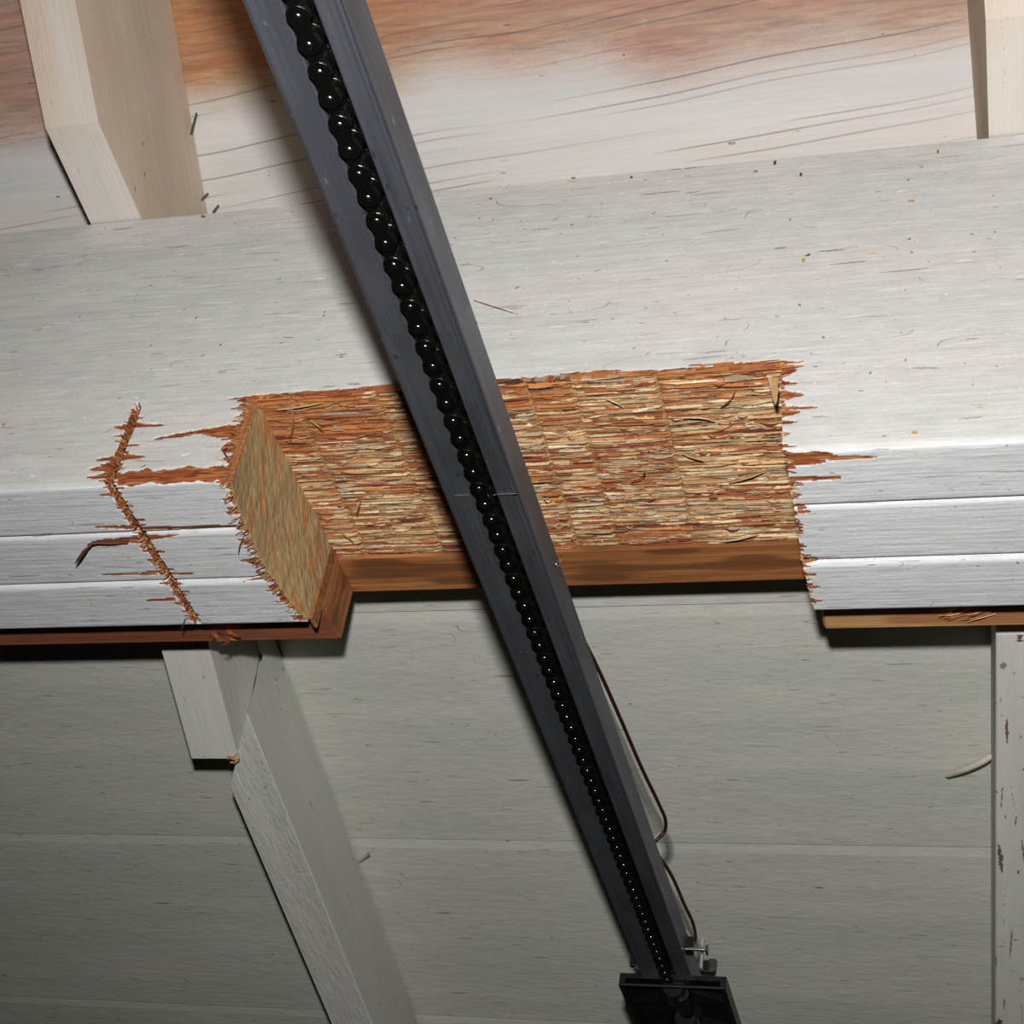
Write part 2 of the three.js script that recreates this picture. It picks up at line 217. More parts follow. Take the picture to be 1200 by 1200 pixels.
// --- roof board above the beam: bare stained wood with white overspray towards its lower edge
const US = 0.205;                                    // this board's width down the slope
const stainMat = (() => {
  const w = 2048, h = 512, wm = 0.8, f = paintField(w, h, wm, US, 401, { base: [216, 212, 207], vary: 6, strand: 0.002, len: 0.09, crack: 0.0, wave: 0.02 });
  const [c, b] = raster(w, h, (i, j) => {
    const p = f(i, j), u = i / w, v = j / h;          // v 0 at the low edge, 1 at the high one
    const drift = 0.10 * (vn(u * 5, 0.5, 5, 2, 411) - 0.5) + 0.10 * (vn(u * 14, v * 4, 14, 4, 412) - 0.5), k = v - 0.545 - drift + 0.10 * u;
    let a = sst(-0.16, 0.12, k);
    a = clamp(a + (hash(i >> 1, j >> 1, 413) - 0.5) * 0.5 * a * (1.2 - a) + 0.35 * a * (vn(i / 22, j / 3, 4096, 4096, 414) - 0.5));
    const g1 = vn(i / 60, j / 5 + u * 6, 4096, 4096, 415), g2 = vn(i / 160, j / 24, 4096, 4096, 416), red = sst(0.35, 0.75, g2);
    const lf = sst(0.55, 0.16, u), st = [mix(192, 158, g1) - 4 * lf + 4 * red, mix(150, 124, g1) - 20 * lf - 7 * red, mix(124, 106, g1) - 42 * lf - 6 * red];
    for (let m = 0; m < 3; m++) p[m] = mix(p[m], st[m], a * 0.9);
    p[2] -= 9 * sst(0.30, 0.10, v) * vn(i / 90, j / 10, 4096, 4096, 417); p[1] -= 4 * sst(0.30, 0.10, v) * vn(i / 90, j / 10, 4096, 4096, 417);
    // long rising grain checks
    const gv = v * US - 0.075 * (u * wm) + 0.006 * (vn(u * 9, v * 3, 9, 3, 418) - 0.5), L = gv / 0.0092, id = Math.floor(L), off = 0.25 + 0.5 * hash(id, 7, 419), d = Math.abs(L - id - off) * 0.0092, on = vn(u * 7 + id * 3.3, id + 0.5, 4096, 4096, 420);
    const wd = 0.0004; if (d < wd * 2) { const q = (1 - d / (wd * 2)) * 0.5 * sst(0.42, 0.75, on) * (0.4 + 0.8 * hash(id, 9, 421)); p[0] = mix(p[0], 84, q); p[1] = mix(p[1], 68, q); p[2] = mix(p[2], 62, q); p[3] -= 0.3 * q; }
    return p;
  });
  flecks(c, b, w, h, wm, US, 60, 423, [[104, 86, 76], [150, 110, 90]], 0.005, 0.0006);
  return mat(tex(c, w, h, true), tex(b, w, h, false), 0.0005, 0.8);
})();
// --- beige underlay of the rafter over the beam: thin overspray on raw timber
const rafterBare = (() => { const w = 1024, h = 512, f = paintField(w, h, PWM, PHM, 431, { base: [206, 186, 160], vary: 7, strand: 0.003, len: 0.10, crack: 0.05 }); const [c, b] = raster(w, h, (i, j) => { const p = f(i, j), n = vn(i / 50, j / 40, 4096, 4096, 433), k = (hash(i, j, 434) - 0.5) * 10; p[0] += 8 * n + k; p[1] += 10 * n + k; p[2] += 18 * n + k; return p; }); flecks(c, b, w, h, PWM, PHM, 60, 435, DARKF, 0.002, 0.0008, 1); return mat(tex(c, w, h, true), tex(b, w, h, false), 0.0003, 0.8); })();
const rafterUnder = (() => { const w = 1024, h = 512, f = paintField(w, h, PWM, PHM, 441, { base: [216, 208, 198], vary: 6, strand: 0.002, len: 0.06, crack: 0.1 }); const [c, b] = raster(w, h, (i, j) => { const p = f(i, j), n = vn(i / 40, j / 6, 4096, 4096, 443), a = 1.25 * sst(0.66, 0.34, i / w + 0.10 * (vn(i / 30, j / 25, 4096, 4096, 444) - 0.5)) * (0.55 + 0.7 * n) * (0.5 + 0.5 * hash(i >> 1, j >> 1, 445)); p[0] = mix(p[0], 208, a); p[1] = mix(p[1], 164, a); p[2] = mix(p[2], 128, a); return p; }); return mat(tex(c, w, h, true, THREE.ClampToEdgeWrapping), tex(b, w, h, false, THREE.ClampToEdgeWrapping), 0.0004, 0.75); })();

// --- the raw wood of the notch floor: torn fibres, one over the other
const NX0 = -0.447, NWM = 0.362, NZ0 = -0.690, NHM = 0.170, NW = 1024, NH = 512, NY = 0.6775;
const nCol = new Float32Array(NW * NH * 3), nHgt = new Float32Array(NW * NH);
const bands = [-0.409, -0.3526, -0.2925, -0.2546, -0.2265, -0.1740];
{
  const R = rng(901), pal = { tan: [196, 160, 114], pale: [210, 188, 150], grey: [172, 154, 126], orange: [182, 112, 56], red: [142, 70, 38], dark: [88, 46, 28], brown: [164, 110, 66] };
  for (let j = 0; j < NH; j++) for (let i = 0; i < NW; i++) { const o = j * NW + i, n = vn(i / 90, j / 4, 4096, 4096, 903), m = vn(i / 20, j / 2, 4096, 4096, 904), q = clamp(n * 1.3 + (m - 0.5) * 0.5); for (let k = 0; k < 3; k++) nCol[o * 3 + k] = mix(pal.red[k], pal.brown[k], q); nHgt[o] = 0.0004 * n + 0.0003 * m; }
  for (let n = 0; n < 5400; n++) {
    const zf = R(), xf = R(), L = (7 + 70 * R() ** 1.7) / 1000 / NWM * NW / 2, T = (0.22 + 1.2 * R() ** 2.6) / 1000 / NHM * NH, h = 0.0003 + 0.0026 * R() ** 1.4;
    const left = sst(0.42, 0.05, xf), front = sst(0.42, 0.08, zf), cl = vn(xf * 9, zf * 26, 4096, 4096, 908), cl2 = vn(xf * 6 + 50, zf * 15, 4096, 4096, 909), orange = clamp(0.06 + 0.55 * front * left + 0.16 * front + 0.10 * left + 0.35 * sst(0.6, 0.8, cl2)), r = clamp(R() + 0.75 * (0.52 - cl));
    let c = r < orange ? (R() < 0.5 ? pal.orange : pal.brown) : r < orange + 0.16 ? pal.red : r < orange + 0.22 ? pal.dark : r < orange + 0.36 ? pal.pale : r < orange + 0.50 ? pal.grey : pal.tan;
    const v = 0.86 + 0.28 * R(), ic = xf * NW, jc = zf * NH, tilt = (R() - 0.5) * 0.03 + (R() < 0.06 ? (R() - 0.5) * 0.3 : 0), sd = n; let a = ic - L, b = ic + L;
    if (R() < 0.8) for (const bx of bands) { const bi = (bx - NX0) / NWM * NW; if (bi < ic && bi > a) a = bi; if (bi > ic && bi < b) b = bi; }
    for (let i = Math.max(0, Math.ceil(a)); i < Math.min(NW, b); i++) {
      const q = Math.abs((i - ic) / L), half = T * (1 - q ** 3) * (0.7 + 0.6 * vn(i / 9, 0.5, 9999, 2, sd)), y = jc + (i - ic) * tilt + 1.5 * (vn(i / 60, 0.5, 9999, 2, sd + 7) - 0.5);
      for (let j = Math.ceil(y - half); j <= y + half; j++) { if (j < 0 || j >= NH) continue; const e = half > 0 ? (j - y) / half : 0, hh = h * (1 - 0.7 * e * e) * (1 - 0.35 * q), o = j * NW + i; if (hh > nHgt[o]) { nHgt[o] = hh; const w = v * (0.94 + 0.12 * hash(i >> 2, j, sd)); for (let k = 0; k < 3; k++) nCol[o * 3 + k] = c[k] * w; } }
    }
  }
  // straight marks left by the saw across the fibres
  for (const bx of bands) { const bi = Math.round((bx - NX0) / NWM * NW), s = bx === -0.2546 || bx === -0.1740 ? 3 : 5, str = bx === -0.2546 || bx === -0.174 ? 0.8 : 0.5; for (let j = 0; j < NH; j++) for (let i = bi - s; i <= bi + s; i++) { const o = j * NW + i, a = str * (vn(j / 5, i / 2, 4096, 4096, 907) > 0.3 ? 1 : 0.3); nHgt[o] *= 1 - 0.8 * a; for (let k = 0; k < 3; k++) nCol[o * 3 + k] = mix(nCol[o * 3 + k], [188, 146, 88][k], a * 0.8); } }
}
const [nc, nb] = raster(NW, NH, (i, j) => { const o = j * NW + i; return [nCol[o * 3], nCol[o * 3 + 1], nCol[o * 3 + 2], nHgt[o] / 0.0030]; });
const notchMat = mat(tex(nc, NW, NH, true, THREE.ClampToEdgeWrapping), tex(nb, NW, NH, false, THREE.ClampToEdgeWrapping), 0.0012, 0.85);
const nSample = (x, z) => { const i = clamp(Math.round((x - NX0) / NWM * NW), 0, NW - 1), j = clamp(Math.round((NZ0 - z) / NHM * NH), 0, NH - 1); return nHgt[j * NW + i]; };
// --- sawn end grain of the notch cheek
const cheekMat = (() => { const w = 1024, h = 512, [c, b] = raster(w, h, (i, j) => { const n = vn(i / 7, j / 30, 4096, 4096, 921), m = vn(i / 70, j / 50, 4096, 4096, 922), f = vn(i / 2.4, j / 11, 4096, 4096, 923), e = sst(0.50, 0.78, m + 0.5 * (n - 0.5)), ed = sst(0.80, 0.97, j / h + 0.16 * (n - 0.5)); const p = [mix(190, 166, n) + 12 * e + 14 * ed, mix(160, 138, n) - 14 * e - 14 * ed, mix(112, 96, n) - 20 * e - 26 * ed].map(q => q + 34 * (f - 0.5)); return [...p, 0.5 + 0.5 * (f - 0.5) + 0.4 * (n - 0.5)]; }); return mat(tex(c, w, h, true, THREE.MirroredRepeatWrapping), tex(b, w, h, false, THREE.MirroredRepeatWrapping), 0.0005, 0.9); })();
// --- brown unpainted board at the back of the beam
const brownTex = (seed, A, B, C) => { const w = 1024, h = 256, [c, b] = raster(w, h, (i, j) => { const n = vn(i / 190, j / 5, 4096, 4096, seed), m = vn(i / 30, j / 1.3, 4096, 4096, seed + 1), q = vn(i / 120, j / 14, 4096, 4096, seed + 2), k = clamp(n + 0.5 * (m - 0.5)), d = sst(0.55, 0.8, q) * 0.7; return [0, 1, 2].map(t => mix(mix(A[t], B[t], k), C[t], d)).concat([0.5 + 0.5 * (m - 0.5)]); }); return mat(tex(c, w, h, true, THREE.MirroredRepeatWrapping), tex(b, w, h, false, THREE.MirroredRepeatWrapping), 0.0004, 0.62); };
const brownDark = brownTex(941, [128, 72, 48], [160, 98, 64], [142, 82, 56]), brownTan = brownTex(951, [214, 168, 114], [196, 144, 92], [172, 112, 70]), brownCut = brownTex(961, [190, 126, 72], [142, 88, 48], [108, 66, 38]);
const splinterMats = [[196, 156, 106], [170, 98, 48], [112, 58, 32], [212, 188, 148]].map(c => new THREE.MeshStandardMaterial({ color: new THREE.Color(`rgb(${c})`), roughness: 0.85, side: THREE.DoubleSide }));
const greySliver = new THREE.MeshStandardMaterial({ color: 0x8d8076, roughness: 0.9, side: THREE.DoubleSide });
// --- metals and plastics
const railMat = (() => { const w = 256, h = 1024, [c, b] = raster(w, h, (i, j) => { const n = vn(i / 3, j / 180, 4096, 4096, 981), m = vn(i / 26, j / 60, 4096, 4096, 982), f = hash(i, j, 983); const v = 116 + 16 * (n - 0.5) + 18 * (m - 0.5) + 8 * (f - 0.5); return [v - 3, v, v + 7, 0.5 + 0.4 * (n - 0.5)]; }); flecks(c, b, w, h, 0.1, 0.5, 90, 984, [[160, 160, 164], [78, 78, 82], [170, 170, 170]], 0.0008, 0.002, 2); return mat(tex(c, w, h, true), tex(b, w, h, false), 0.00004, 0.5, { metalness: 0.85 }); })();
const chainMat = new THREE.MeshStandardMaterial({ color: 0x1a1917, roughness: 0.3, metalness: 0.75 });
const pinMat = new THREE.MeshStandardMaterial({ color: 0xb9b4a8, roughness: 0.22, metalness: 1 });
const blackPlastic = new THREE.MeshStandardMaterial({ color: 0x0b0b0c, roughness: 0.42 });
const steel = new THREE.MeshStandardMaterial({ color: 0xc8c6c0, roughness: 0.25, metalness: 1 });
const nailMat = new THREE.MeshStandardMaterial({ color: 0x6e6866, roughness: 0.55, metalness: 0.5 });

// ------------------------------------------------------------------ the room
const UC = 1.446736, UM = 0.64, LC = 0.96757, LM = 0.236;               // the two roof slopes: y = C + M z
const XW0 = -2.0, XW1 = 1.5, ZB = 2.4, ZF = -2.6, RIDGE = 0.8, RY = UC + UM * RIDGE;
{
  const concrete = mat(...(() => { const [c, b] = raster(512, 512, (i, j) => { const n = vn(i / 40, j / 40, 4096, 4096, 991), f = hash(i, j, 992), v = 104 + 24 * (n - 0.5) + 10 * (f - 0.5); return [v, v - 2, v - 6, f]; }); return [tex(c, 512, 512, true), tex(b, 512, 512, false)]; })(), 0.001, 0.95);
  const fl = structure('floor'); part(fl, 'slab', new RoundedBoxGeometry(XW1 - XW0 + 0.24, 0.1, ZB - ZF + 0.24, 1, 0.01), concrete, [(XW0 + XW1) / 2, -0.05, (ZB + ZF) / 2]);
  const dark = paintMat(995, { w: 512, h: 256, base: [120, 112, 100], vary: 14 }, 40);
  const prof = [[ZF - 0.1, 0], [ZB + 0.1, 0], [ZB + 0.1, H + RY - UM * (ZB - RIDGE) - 0.02], [RIDGE, H + RY - 0.02], [-1.02, H + UC - UM * 1.02 - 0.02], [-1.02, H + LC - LM * 1.02 - 0.02], [ZF - 0.1, H + LC + LM * ZF - 0.02]];
  for (const [n, x] of [['wall_left', XW0 - 0.1], ['wall_right', XW1]]) part(structure(n), 'panel', woodUV(slabX(prof, x, x + 0.1, 0), [0, 0, 1], 1 / PWM, 1 / PHM), dark);
  part(structure('wall_back'), 'panel', woodUV(slabX([[ZB, 0], [ZB + 0.1, 0], [ZB + 0.1, H + RY - UM * (ZB - RIDGE) - 0.02], [ZB, H + RY - UM * (ZB - RIDGE) - 0.02]], XW0 + 0.001, XW1 - 0.001, 0), [1, 0, 0], 1 / PWM, 1 / PHM), dark);
  part(structure('wall_front'), 'panel', woodUV(slabX([[ZF - 0.1, 0], [ZF, 0], [ZF, H + LC + LM * ZF - 0.01], [ZF - 0.1, H + LC + LM * ZF - 0.03]], XW0 + 0.001, XW1 - 0.001, 0), [1, 0, 0], 1 / PWM, 1 / PHM), dark);
}
// roof boards, each one a piece; a board lies on the plane y = c + m z between two depths
const ceiling = structure('ceiling');
function roofBoard(c, m, z0, z1, x0, x1, material, off, th = 0.02, ownUV, bev) {
  const k = Math.hypot(1, m), w = (z0 - z1) * k, zc = (z0 + z1) / 2, wv = w / 2 - 0.0009, g0 = bev ? slabX([[wv, -th / 2 + 0.0014], [wv - 0.011, -th / 2], [-wv + 0.001, -th / 2], [-wv, -th / 2 + 0.0015], [-wv, th / 2], [wv, th / 2]], -(x1 - x0) / 2, (x1 - x0) / 2, 0) : new RoundedBoxGeometry(x1 - x0, th, w - 0.0006, 2, 0.0022);
  const g = ownUV ? ownUV(g0.index ? g0.toNonIndexed() : g0, w) : woodUV(g0, [1, 0, 0], 1 / PWM, 1 / PHM, off[0], off[1]);
  const o = part(ceiling, numbered('board'), g, material); o.rotation.x = -Math.atan(m);
  o.position.set((x0 + x1) / 2, H + c + m * zc + th / 2 / k, zc + -th / 2 * m / k); return o;
}
{
  const uS = (g, w) => { const p = g.attributes.position, uv = new Float32Array(p.count * 2); for (let i = 0; i < p.count; i++) { uv[2 * i] = (p.getX(i) - 0.05) / 0.8 + 0.5 + 0.06; uv[2 * i + 1] = (p.getZ(i) / w) + 0.5; } g.setAttribute('uv', new THREE.BufferAttribute(uv, 2)); return g; };
  const zs = [RIDGE, 0.64, 0.48, 0.32, 0.16, 0.0, -0.15, -0.30, -0.45, -0.606, -0.778, -0.93, -1.045];
  for (let i = 0; i + 1 < zs.length; i++) roofBoard(UC, UM, zs[i], zs[i + 1], XW0, XW1, stainMat, [0, 0], 0.02, (g, w) => { uS(g, w); if (i !== 9) { const uv = g.attributes.uv; for (let k = 0; k < uv.count; k++) uv.setX(k, uv.getX(k) + 0.37 * (i + 1)); } return g; });
  for (let i = 0; i < 9; i++) roofBoard(RY + UM * RIDGE, -UM, RIDGE + 0.2 * (i + 1), RIDGE + 0.2 * i, XW0, XW1, stainMat, [0, 0], 0.02, uS);
  const R = rng(52), edges = [-0.940, -1.0025, -1.2680, -1.5270, -1.787, -2.047, -2.307, -2.60];
  for (let i = 0; i + 1 < edges.length; i++) {
    // the boards are butted over the rafters, and the uppermost are cut around the rafter tails
    const cuts = i < 2 ? [[XW0, -0.6165], [-0.573, 0.032], [0.0325, XW1]] : [[XW0, -0.576], [-0.5755, 0.032], [0.0325, XW1]];
    for (const [a, b] of cuts) { const o = roofBoard(LC, LM, edges[i], edges[i + 1], a, b, roofPaint, [R(), R()], 0.019, null, true); o.position.y += i * 0.0007; }
  }
}

// a short board fills the bay behind the rafter tail
roofBoard(LC, LM, -1.062, -1.268, -0.6163, -0.5732, roofPaint, [0.4, 0.2], 0.019).position.y += 0.0012;

// ------------------------------------------------------------------ rafters
const RT = Math.hypot(1, UM), upDir = [0, UM, 1], lowDir = [0, LM, 1];
const sortFaces = (geo, low) => {                    // faces that look down carry another coat than the sides
  const n = geo.attributes.normal, keep = [[], []]; for (let i = 0; i < n.count; i += 3) keep[n.getY(i) < low ? 1 : 0].push(i, i + 1, i + 2);
  return keep.map(ix => { const q = new THREE.BufferGeometry(); for (const [k, s] of [['position', 3], ['normal', 3], ['uv', 2]]) { const a = geo.attributes[k], d = new Float32Array(ix.length * s); ix.forEach((v, i) => { for (let m = 0; m < s; m++) d[i * s + m] = a.array[v * s + m]; }); q.setAttribute(k, new THREE.BufferAttribute(d, s)); } return q; });
};
function upperRafter(x0, x1, tailZ, label, lean = 0) {
  const bot = (z) => 0.8777 + UM * (z + 0.61), tail = (z) => 0.7025 + 0.462 * (z + 0.8985), top = (z) => UC + UM * z - 0.0008, g = thing('rafter', label, 'rafter', [x1, 0.8695, -0.6925]);
  const skew = (q) => { const P = q.attributes.position; for (let i = 0; i < P.count; i++) P.setX(i, P.getX(i) + lean * (P.getY(i) - 0.87)); return q; };
  const out = [[RIDGE - 0.03, bot(RIDGE - 0.03)], [-0.61, bot(-0.61)], [-0.6925, 0.8695], [-0.86, 0.8695], [-0.86, top(-0.86)], [RIDGE - 0.03, top(RIDGE - 0.03)]];
  const [side, under] = sortFaces(woodUV(skew(slabX(out, x0, x1, 0)), upDir, 1 / PWM, 1 / PHM, 0.2, 0.1), -0.4);
  const uv = under.attributes.uv, pp = under.attributes.position;
  for (let i = 0; i < uv.count; i++) uv.setXY(i, clamp((-0.38 - pp.getZ(i)) / 0.4, 0.01, 0.99), (pp.getX(i) - x0) / 0.16);
  const back = (q) => q.translate(-x1, -0.8695, 0.6925);
  part(g, 'timber', back(side), rafterBare); part(g, 'underside', back(under), rafterUnder);
  if (tailZ < -0.9) part(g, 'tail', back(woodUV(slabX([[-0.8602, 0.8695], [-0.8985, 0.8695], [-0.8985, tail(-0.8985)], [tailZ, tail(tailZ)], [tailZ + 0.021, top(tailZ + 0.021)], [-0.8602, top(-0.8602)]], x0, x1, 0), [0, 0.462, 1], 1 / PWM, 1 / PHM, 0.4, 0.3)), rafterPaint);
  return g;
}
upperRafter(-0.6157, -0.5739, -1.0575, 'steep rafter at the left, notched over the beam, its square-cut tail showing below');
upperRafter(0.0263, 0.0670, -0.88, 'steep rafter at the upper right corner, white underside speckled with dark marks', -0.062);
function lowerRafter(x0, x1, zl, zr, label, under, turn = 0) {  // its upper end is cut askew, from depth zl at the left to zr at the right
  const bot = (z) => 0.874975 + 0.229 * z, top = (z) => LC + LM * z - 0.0006, g = thing('rafter', label, 'rafter', [x1, bot(zl), zl]);
  const out = [[zl, bot(zl)], [-2.59, bot(-2.59)], [-2.59, top(-2.59)], [zl, top(zl)]].reverse(), raw = slabX(out, x0, x1, 0.0011), P = raw.attributes.position;
  for (let i = 0; i < P.count; i++) if (P.getZ(i) > zl - 0.01) { const dz = (zr - zl) * (P.getX(i) - x0) / (x1 - x0); P.setZ(i, P.getZ(i) + dz); P.setY(i, P.getY(i) + dz * 0.232); }
  for (let i = 0; i < P.count; i++) P.setX(i, P.getX(i) + turn * (P.getZ(i) + 1));
  raw.computeVertexNormals();
  const geo = woodUV(raw, lowDir, 1 / PWM, 1 / PHM, 0.31, 0.2).translate(-x1, -bot(zl), -zl);
  const [side, low] = sortFaces(geo, -0.5); part(g, 'timber', side, rafterPaint); part(g, 'underside', low, under); return g;
}
lowerRafter(-0.5957, -0.5535, -1.097, -1.0125, 'shallow rafter at the lower left with a rough-sawn underside, starting behind the cut tail', sawnPaint);
lowerRafter(0.0180, 0.062, -0.945, -0.945, 'shallow rafter along the lower right edge, its white paint chipped in dark flakes', chippedPaint, 0.0205);

// ------------------------------------------------------------------ the beam
const beam = thing('beam', 'wide white-painted beam of boards with a rough notch cut out of its lower edge', 'beam', [-0.35, YB, ZA]);
const bO = [-0.35, YB, ZA];
const tornAt = (x, s) => { const i = Math.round(sx(x)), j = Math.round(sy(s)); return i < 0 || j < 0 || i >= BW || j >= BH ? [0, 0, 0] : [torn[j * BW + i], kerfM[j * BW + i], bb[(j * BW + i) * 4] / 255]; };
function ply(zf, zb, frontH, yb, r, sFront) {        // path down the front, round the arris, back under the bottom and up behind
  const rows = []; const s0 = sFront;                // s0: flat coordinate at the corner
  const nA = Math.max(6, Math.round((frontH - r) / 0.0011));
  for (let i = 0; i <= nA; i++) { const h = frontH + (r - frontH) * i / nA; rows.push([s0 - h, zf, yb + h, 1, 0]); }
  for (let i = 1; i <= 6; i++) { const a = i / 6 * Math.PI / 2; rows.push([s0 - r + 2 * r * i / 6, zf - r + r * Math.cos(a), yb + r - r * Math.sin(a), Math.cos(a), -Math.sin(a)]); }
  const wB = zf - zb, r2 = 0.003, nB = Math.round((wB - r - r2) / 0.0009);
  for (let i = 1; i <= nB; i++) { const d = r + (wB - r - r2) * i / nB; rows.push([s0 + d, zf - d, yb, 0, -1]); }
  for (let i = 1; i <= 3; i++) { const a = i / 3 * Math.PI / 2; rows.push([s0 + wB - r2 + r2 * i / 3, zb + r2 - r2 * Math.sin(a), yb + r2 - r2 * Math.cos(a), -Math.sin(a), -Math.cos(a)]); }
  rows.push([s0 + wB, zb, yb + 0.03, -1, 0]);
  return rows;
}
function plyPatch(rows, xsOf, cols) {                // rows of the path by columns of x
  return grid(cols, rows.length - 1, (a, b, i, j) => {
    const [s, z, y, nz, ny] = rows[j], x = xsOf(s, i), [t, k, h] = tornAt(x, s); const d = (k ? -0.006 : t ? -0.0007 : 0) + 0.0002 * (h - 0.45);
    return [x - bO[0], y + ny * d - bO[1], z + nz * d - bO[2]];
  }, (a, b, i, j) => { const s = rows[j][0], x = xsOf(s, i); return [(x - BX0) / BWM, clamp(s / BHM, 0, 0.999)]; });
}
const fineL = []; for (let x = BX0; x < -0.562; x += 0.004) fineL.push(x); for (let x = -0.562; x < -0.462; x += 0.0007) fineL.push(x); for (let x = -0.462; x < -0.4545; x += 0.0015) fineL.push(x);
const nl = fineL.length, leftX = (s, i) => i < nl ? fineL[i] : mix(-0.4545, raggedL(s), (i - nl) / 14), leftN = nl + 14;
const xEnd = BX0 + BWM, rightX = (s, i) => i < 40 ? mix(raggedR(s), -0.06, i / 40) : mix(-0.06, xEnd, (i - 40) / 50), rightN = 90;
const plies = [[ZA, -0.7408, SC, YB, 0.0042, SC], [-0.7418, -0.7945, 0.02, YB + 0.0008, 0.0050, SC + 0.0498], [-0.7955, -0.8455, 0.02, YB - 0.0004, 0.0046, SC + 0.1035]];
plies.forEach((p, n) => {
  const rows = ply(...p), gs = [];
  if (n === 0) {
    const low = rows.filter(r => r[0] >= S0); low.unshift([S0, ZA, TOP - S0, 1, 0]);
    const topX = []; for (const x of fineL) topX.push(x); for (let x = -0.4545; x < xEnd; x += 0.0016) topX.push(x); topX.push(xEnd);
    gs.push(grid(topX.length - 1, 110, (a, b, i) => { const x = topX[i], s = topEdge(x) * b, [t, k, h] = tornAt(x, s), d = (k ? -0.006 : t ? -0.0007 : 0) + 0.0002 * (h - 0.45); return [x - bO[0], TOP - s - bO[1], ZA + d - bO[2]]; }, (a, b, i) => { const x = topX[i]; return [(x - BX0) / BWM, topEdge(x) * b / BHM]; }));
    gs.push(plyPatch(low, leftX, leftN), plyPatch(low, rightX, rightN));
  } else gs.push(plyPatch(rows, leftX, leftN), plyPatch(rows, rightX, rightN));
  part(beam, numbered('beam_board'), mergeGeometries(gs), beamMat);
  // the same board goes on beyond the cut stretch to the side walls
  for (const [a, b] of [[XW0 + 0.001, BX0], [xEnd, XW1 - 0.001]]) part(beam, 'beam_end', woodUV(slabX([[p[0], p[3]], [p[0], TOP], [p[1], TOP], [p[1], p[3]]].reverse(), a, b, 0.002), [1, 0, 0], 1 / PWM, 1 / PHM, 0.2, 0.07 * n).translate(-bO[0], -bO[1], -bO[2]), beamEndMat);
});
// body of the three boards above the notch, hidden but solid
part(beam, 'core', slabX([[ZA - 0.004, NY + 0.014], [ZA - 0.004, TOP - 0.001], [-0.8565, TOP - 0.001], [-0.8565, NY + 0.014]].reverse(), BX0 + 0.002, xEnd - 0.002, 0).translate(-bO[0], -bO[1], -bO[2]), beamEndMat);
// notch floor
const leftEdgeAt = (z) => interp([[0.69, -0.4345], [0.72, -0.4335], [0.86, -0.4325]], -z) + 0.0016 * (vn(-z / 0.012, 0.5, 99, 2, 41) - 0.5);
part(beam, 'notch_floor', grid(520, 230, (u, v, i, j) => { const z = mix(ZA + 0.0006, -0.8570, v), x = mix(leftEdgeAt(z), raggedR(S0) + 0.003, u); return [x - bO[0], (j ? NY + 0.0010 - nSample(x, z) : NY + 0.009) - bO[1], (j ? z : ZA - 0.0008) - bO[2]]; }, (u, v) => { const z = mix(ZA + 0.0006, -0.8570, v), x = mix(leftEdgeAt(z), raggedR(S0) + 0.003, u); return [(x - NX0) / NWM, (NZ0 - z) / NHM]; }), notchMat);
// sawn cheek at the left end of the notch and its fellow at the right
part(beam, 'notch_cheek', grid(170, 70, (u, w) => {   // the last rows step out under the ragged paint as a ledge of bare wood
  const v = Math.min(1, w / 0.92), led = clamp((w - 0.92) / 0.08), z = mix(ZA - 0.0005, -0.8455, u), s = clamp(SC + ZA - z, S0, 0.408), xt = leftEdgeAt(z), xb = interp(XL, s) + 0.0006 * (vn(u * 40, 0.5, 99, 2, 46) - 0.5);
  const n = 0.0007 * (vn(u * 44 - 23 * v + 30, v * 16, 99, 99, 43) - 0.5) + 0.0008 * (vn(u * 18, v * 18, 99, 99, 44) - 0.5) * Math.sin(Math.PI * v);
  return [mix(xt, xb, v) + n * (1 - led) - 0.0075 * led - bO[0], mix(NY + 0.002, YB + 0.0014, v) + 0.0005 * led * vn(u * 120, 0.5, 999, 2, 47) - bO[1], z - bO[2]];
}, (u, v) => [(u - 0.526 * v) * 0.75 + 0.3, v * 0.8]), cheekMat);
part(beam, 'notch_cheek', grid(60, 30, (u, v) => { const z = mix(ZA - 0.0005, -0.8455, u), s = SC + ZA - z; return [raggedR(clamp(s, S0, 0.41)) - bO[0], mix(NY + 0.002, YB + 0.0005, v) - bO[1], z - bO[2]]; }, (u, v) => [u, v]), cheekMat);
// front face shows the cut's ends on the front side as well
part(beam, 'notch_cheek', grid(8, 90, (u, v) => { const s = mix(S0, SC, v); return [mix(raggedL(s) - 0.001, -0.4325, u) - bO[0], TOP - s - bO[1], ZA - 0.0007 - 0.0012 * u + 0.0008 * vn(v * 70, u * 3, 99, 99, 45) - bO[2]]; }, (u, v) => [v * 0.1, u * 0.08]), brownCut);
// the unpainted board along the back: left length, right length, and what the notch left of it
{
  const zf = -0.8585, zb = -0.8968, yb = 0.633, R = rng(61);
  const back = (x0, x1, y0, m) => part(beam, 'back_board', woodUV(slabX([[zf, y0], [zf, TOP], [zb, TOP], [zb, y0]].reverse(), x0, x1, 0.0018), [1, 0, 0], 2.2, 6, 0.3, 0.1).translate(-bO[0], -bO[1], -bO[2]), m);
  back(XW0 + 0.001, -0.4335, yb, brownDark); back(-0.4335, -0.091, NY - 0.003, brownCut); back(-0.091, XW1 - 0.001, yb, brownTan);
  part(beam, 'notch_cheek', woodUV(new RoundedBoxGeometry(0.0016, NY - yb, zf - zb - 0.002, 1, 0.0006), [0, 1, 0], 6, 6).translate(-0.4328 - bO[0], (NY + yb) / 2 - bO[1] - 0.001, (zf + zb) / 2 - bO[2]), brownCut);
  part(beam, 'notch_cheek', new RoundedBoxGeometry(0.003, NY - YB, 0.0125, 1, 0.001).translate(-0.4345 - bO[0], (NY + YB) / 2 - bO[1] + 0.004, -0.8515 - bO[2]), brownCut);
}
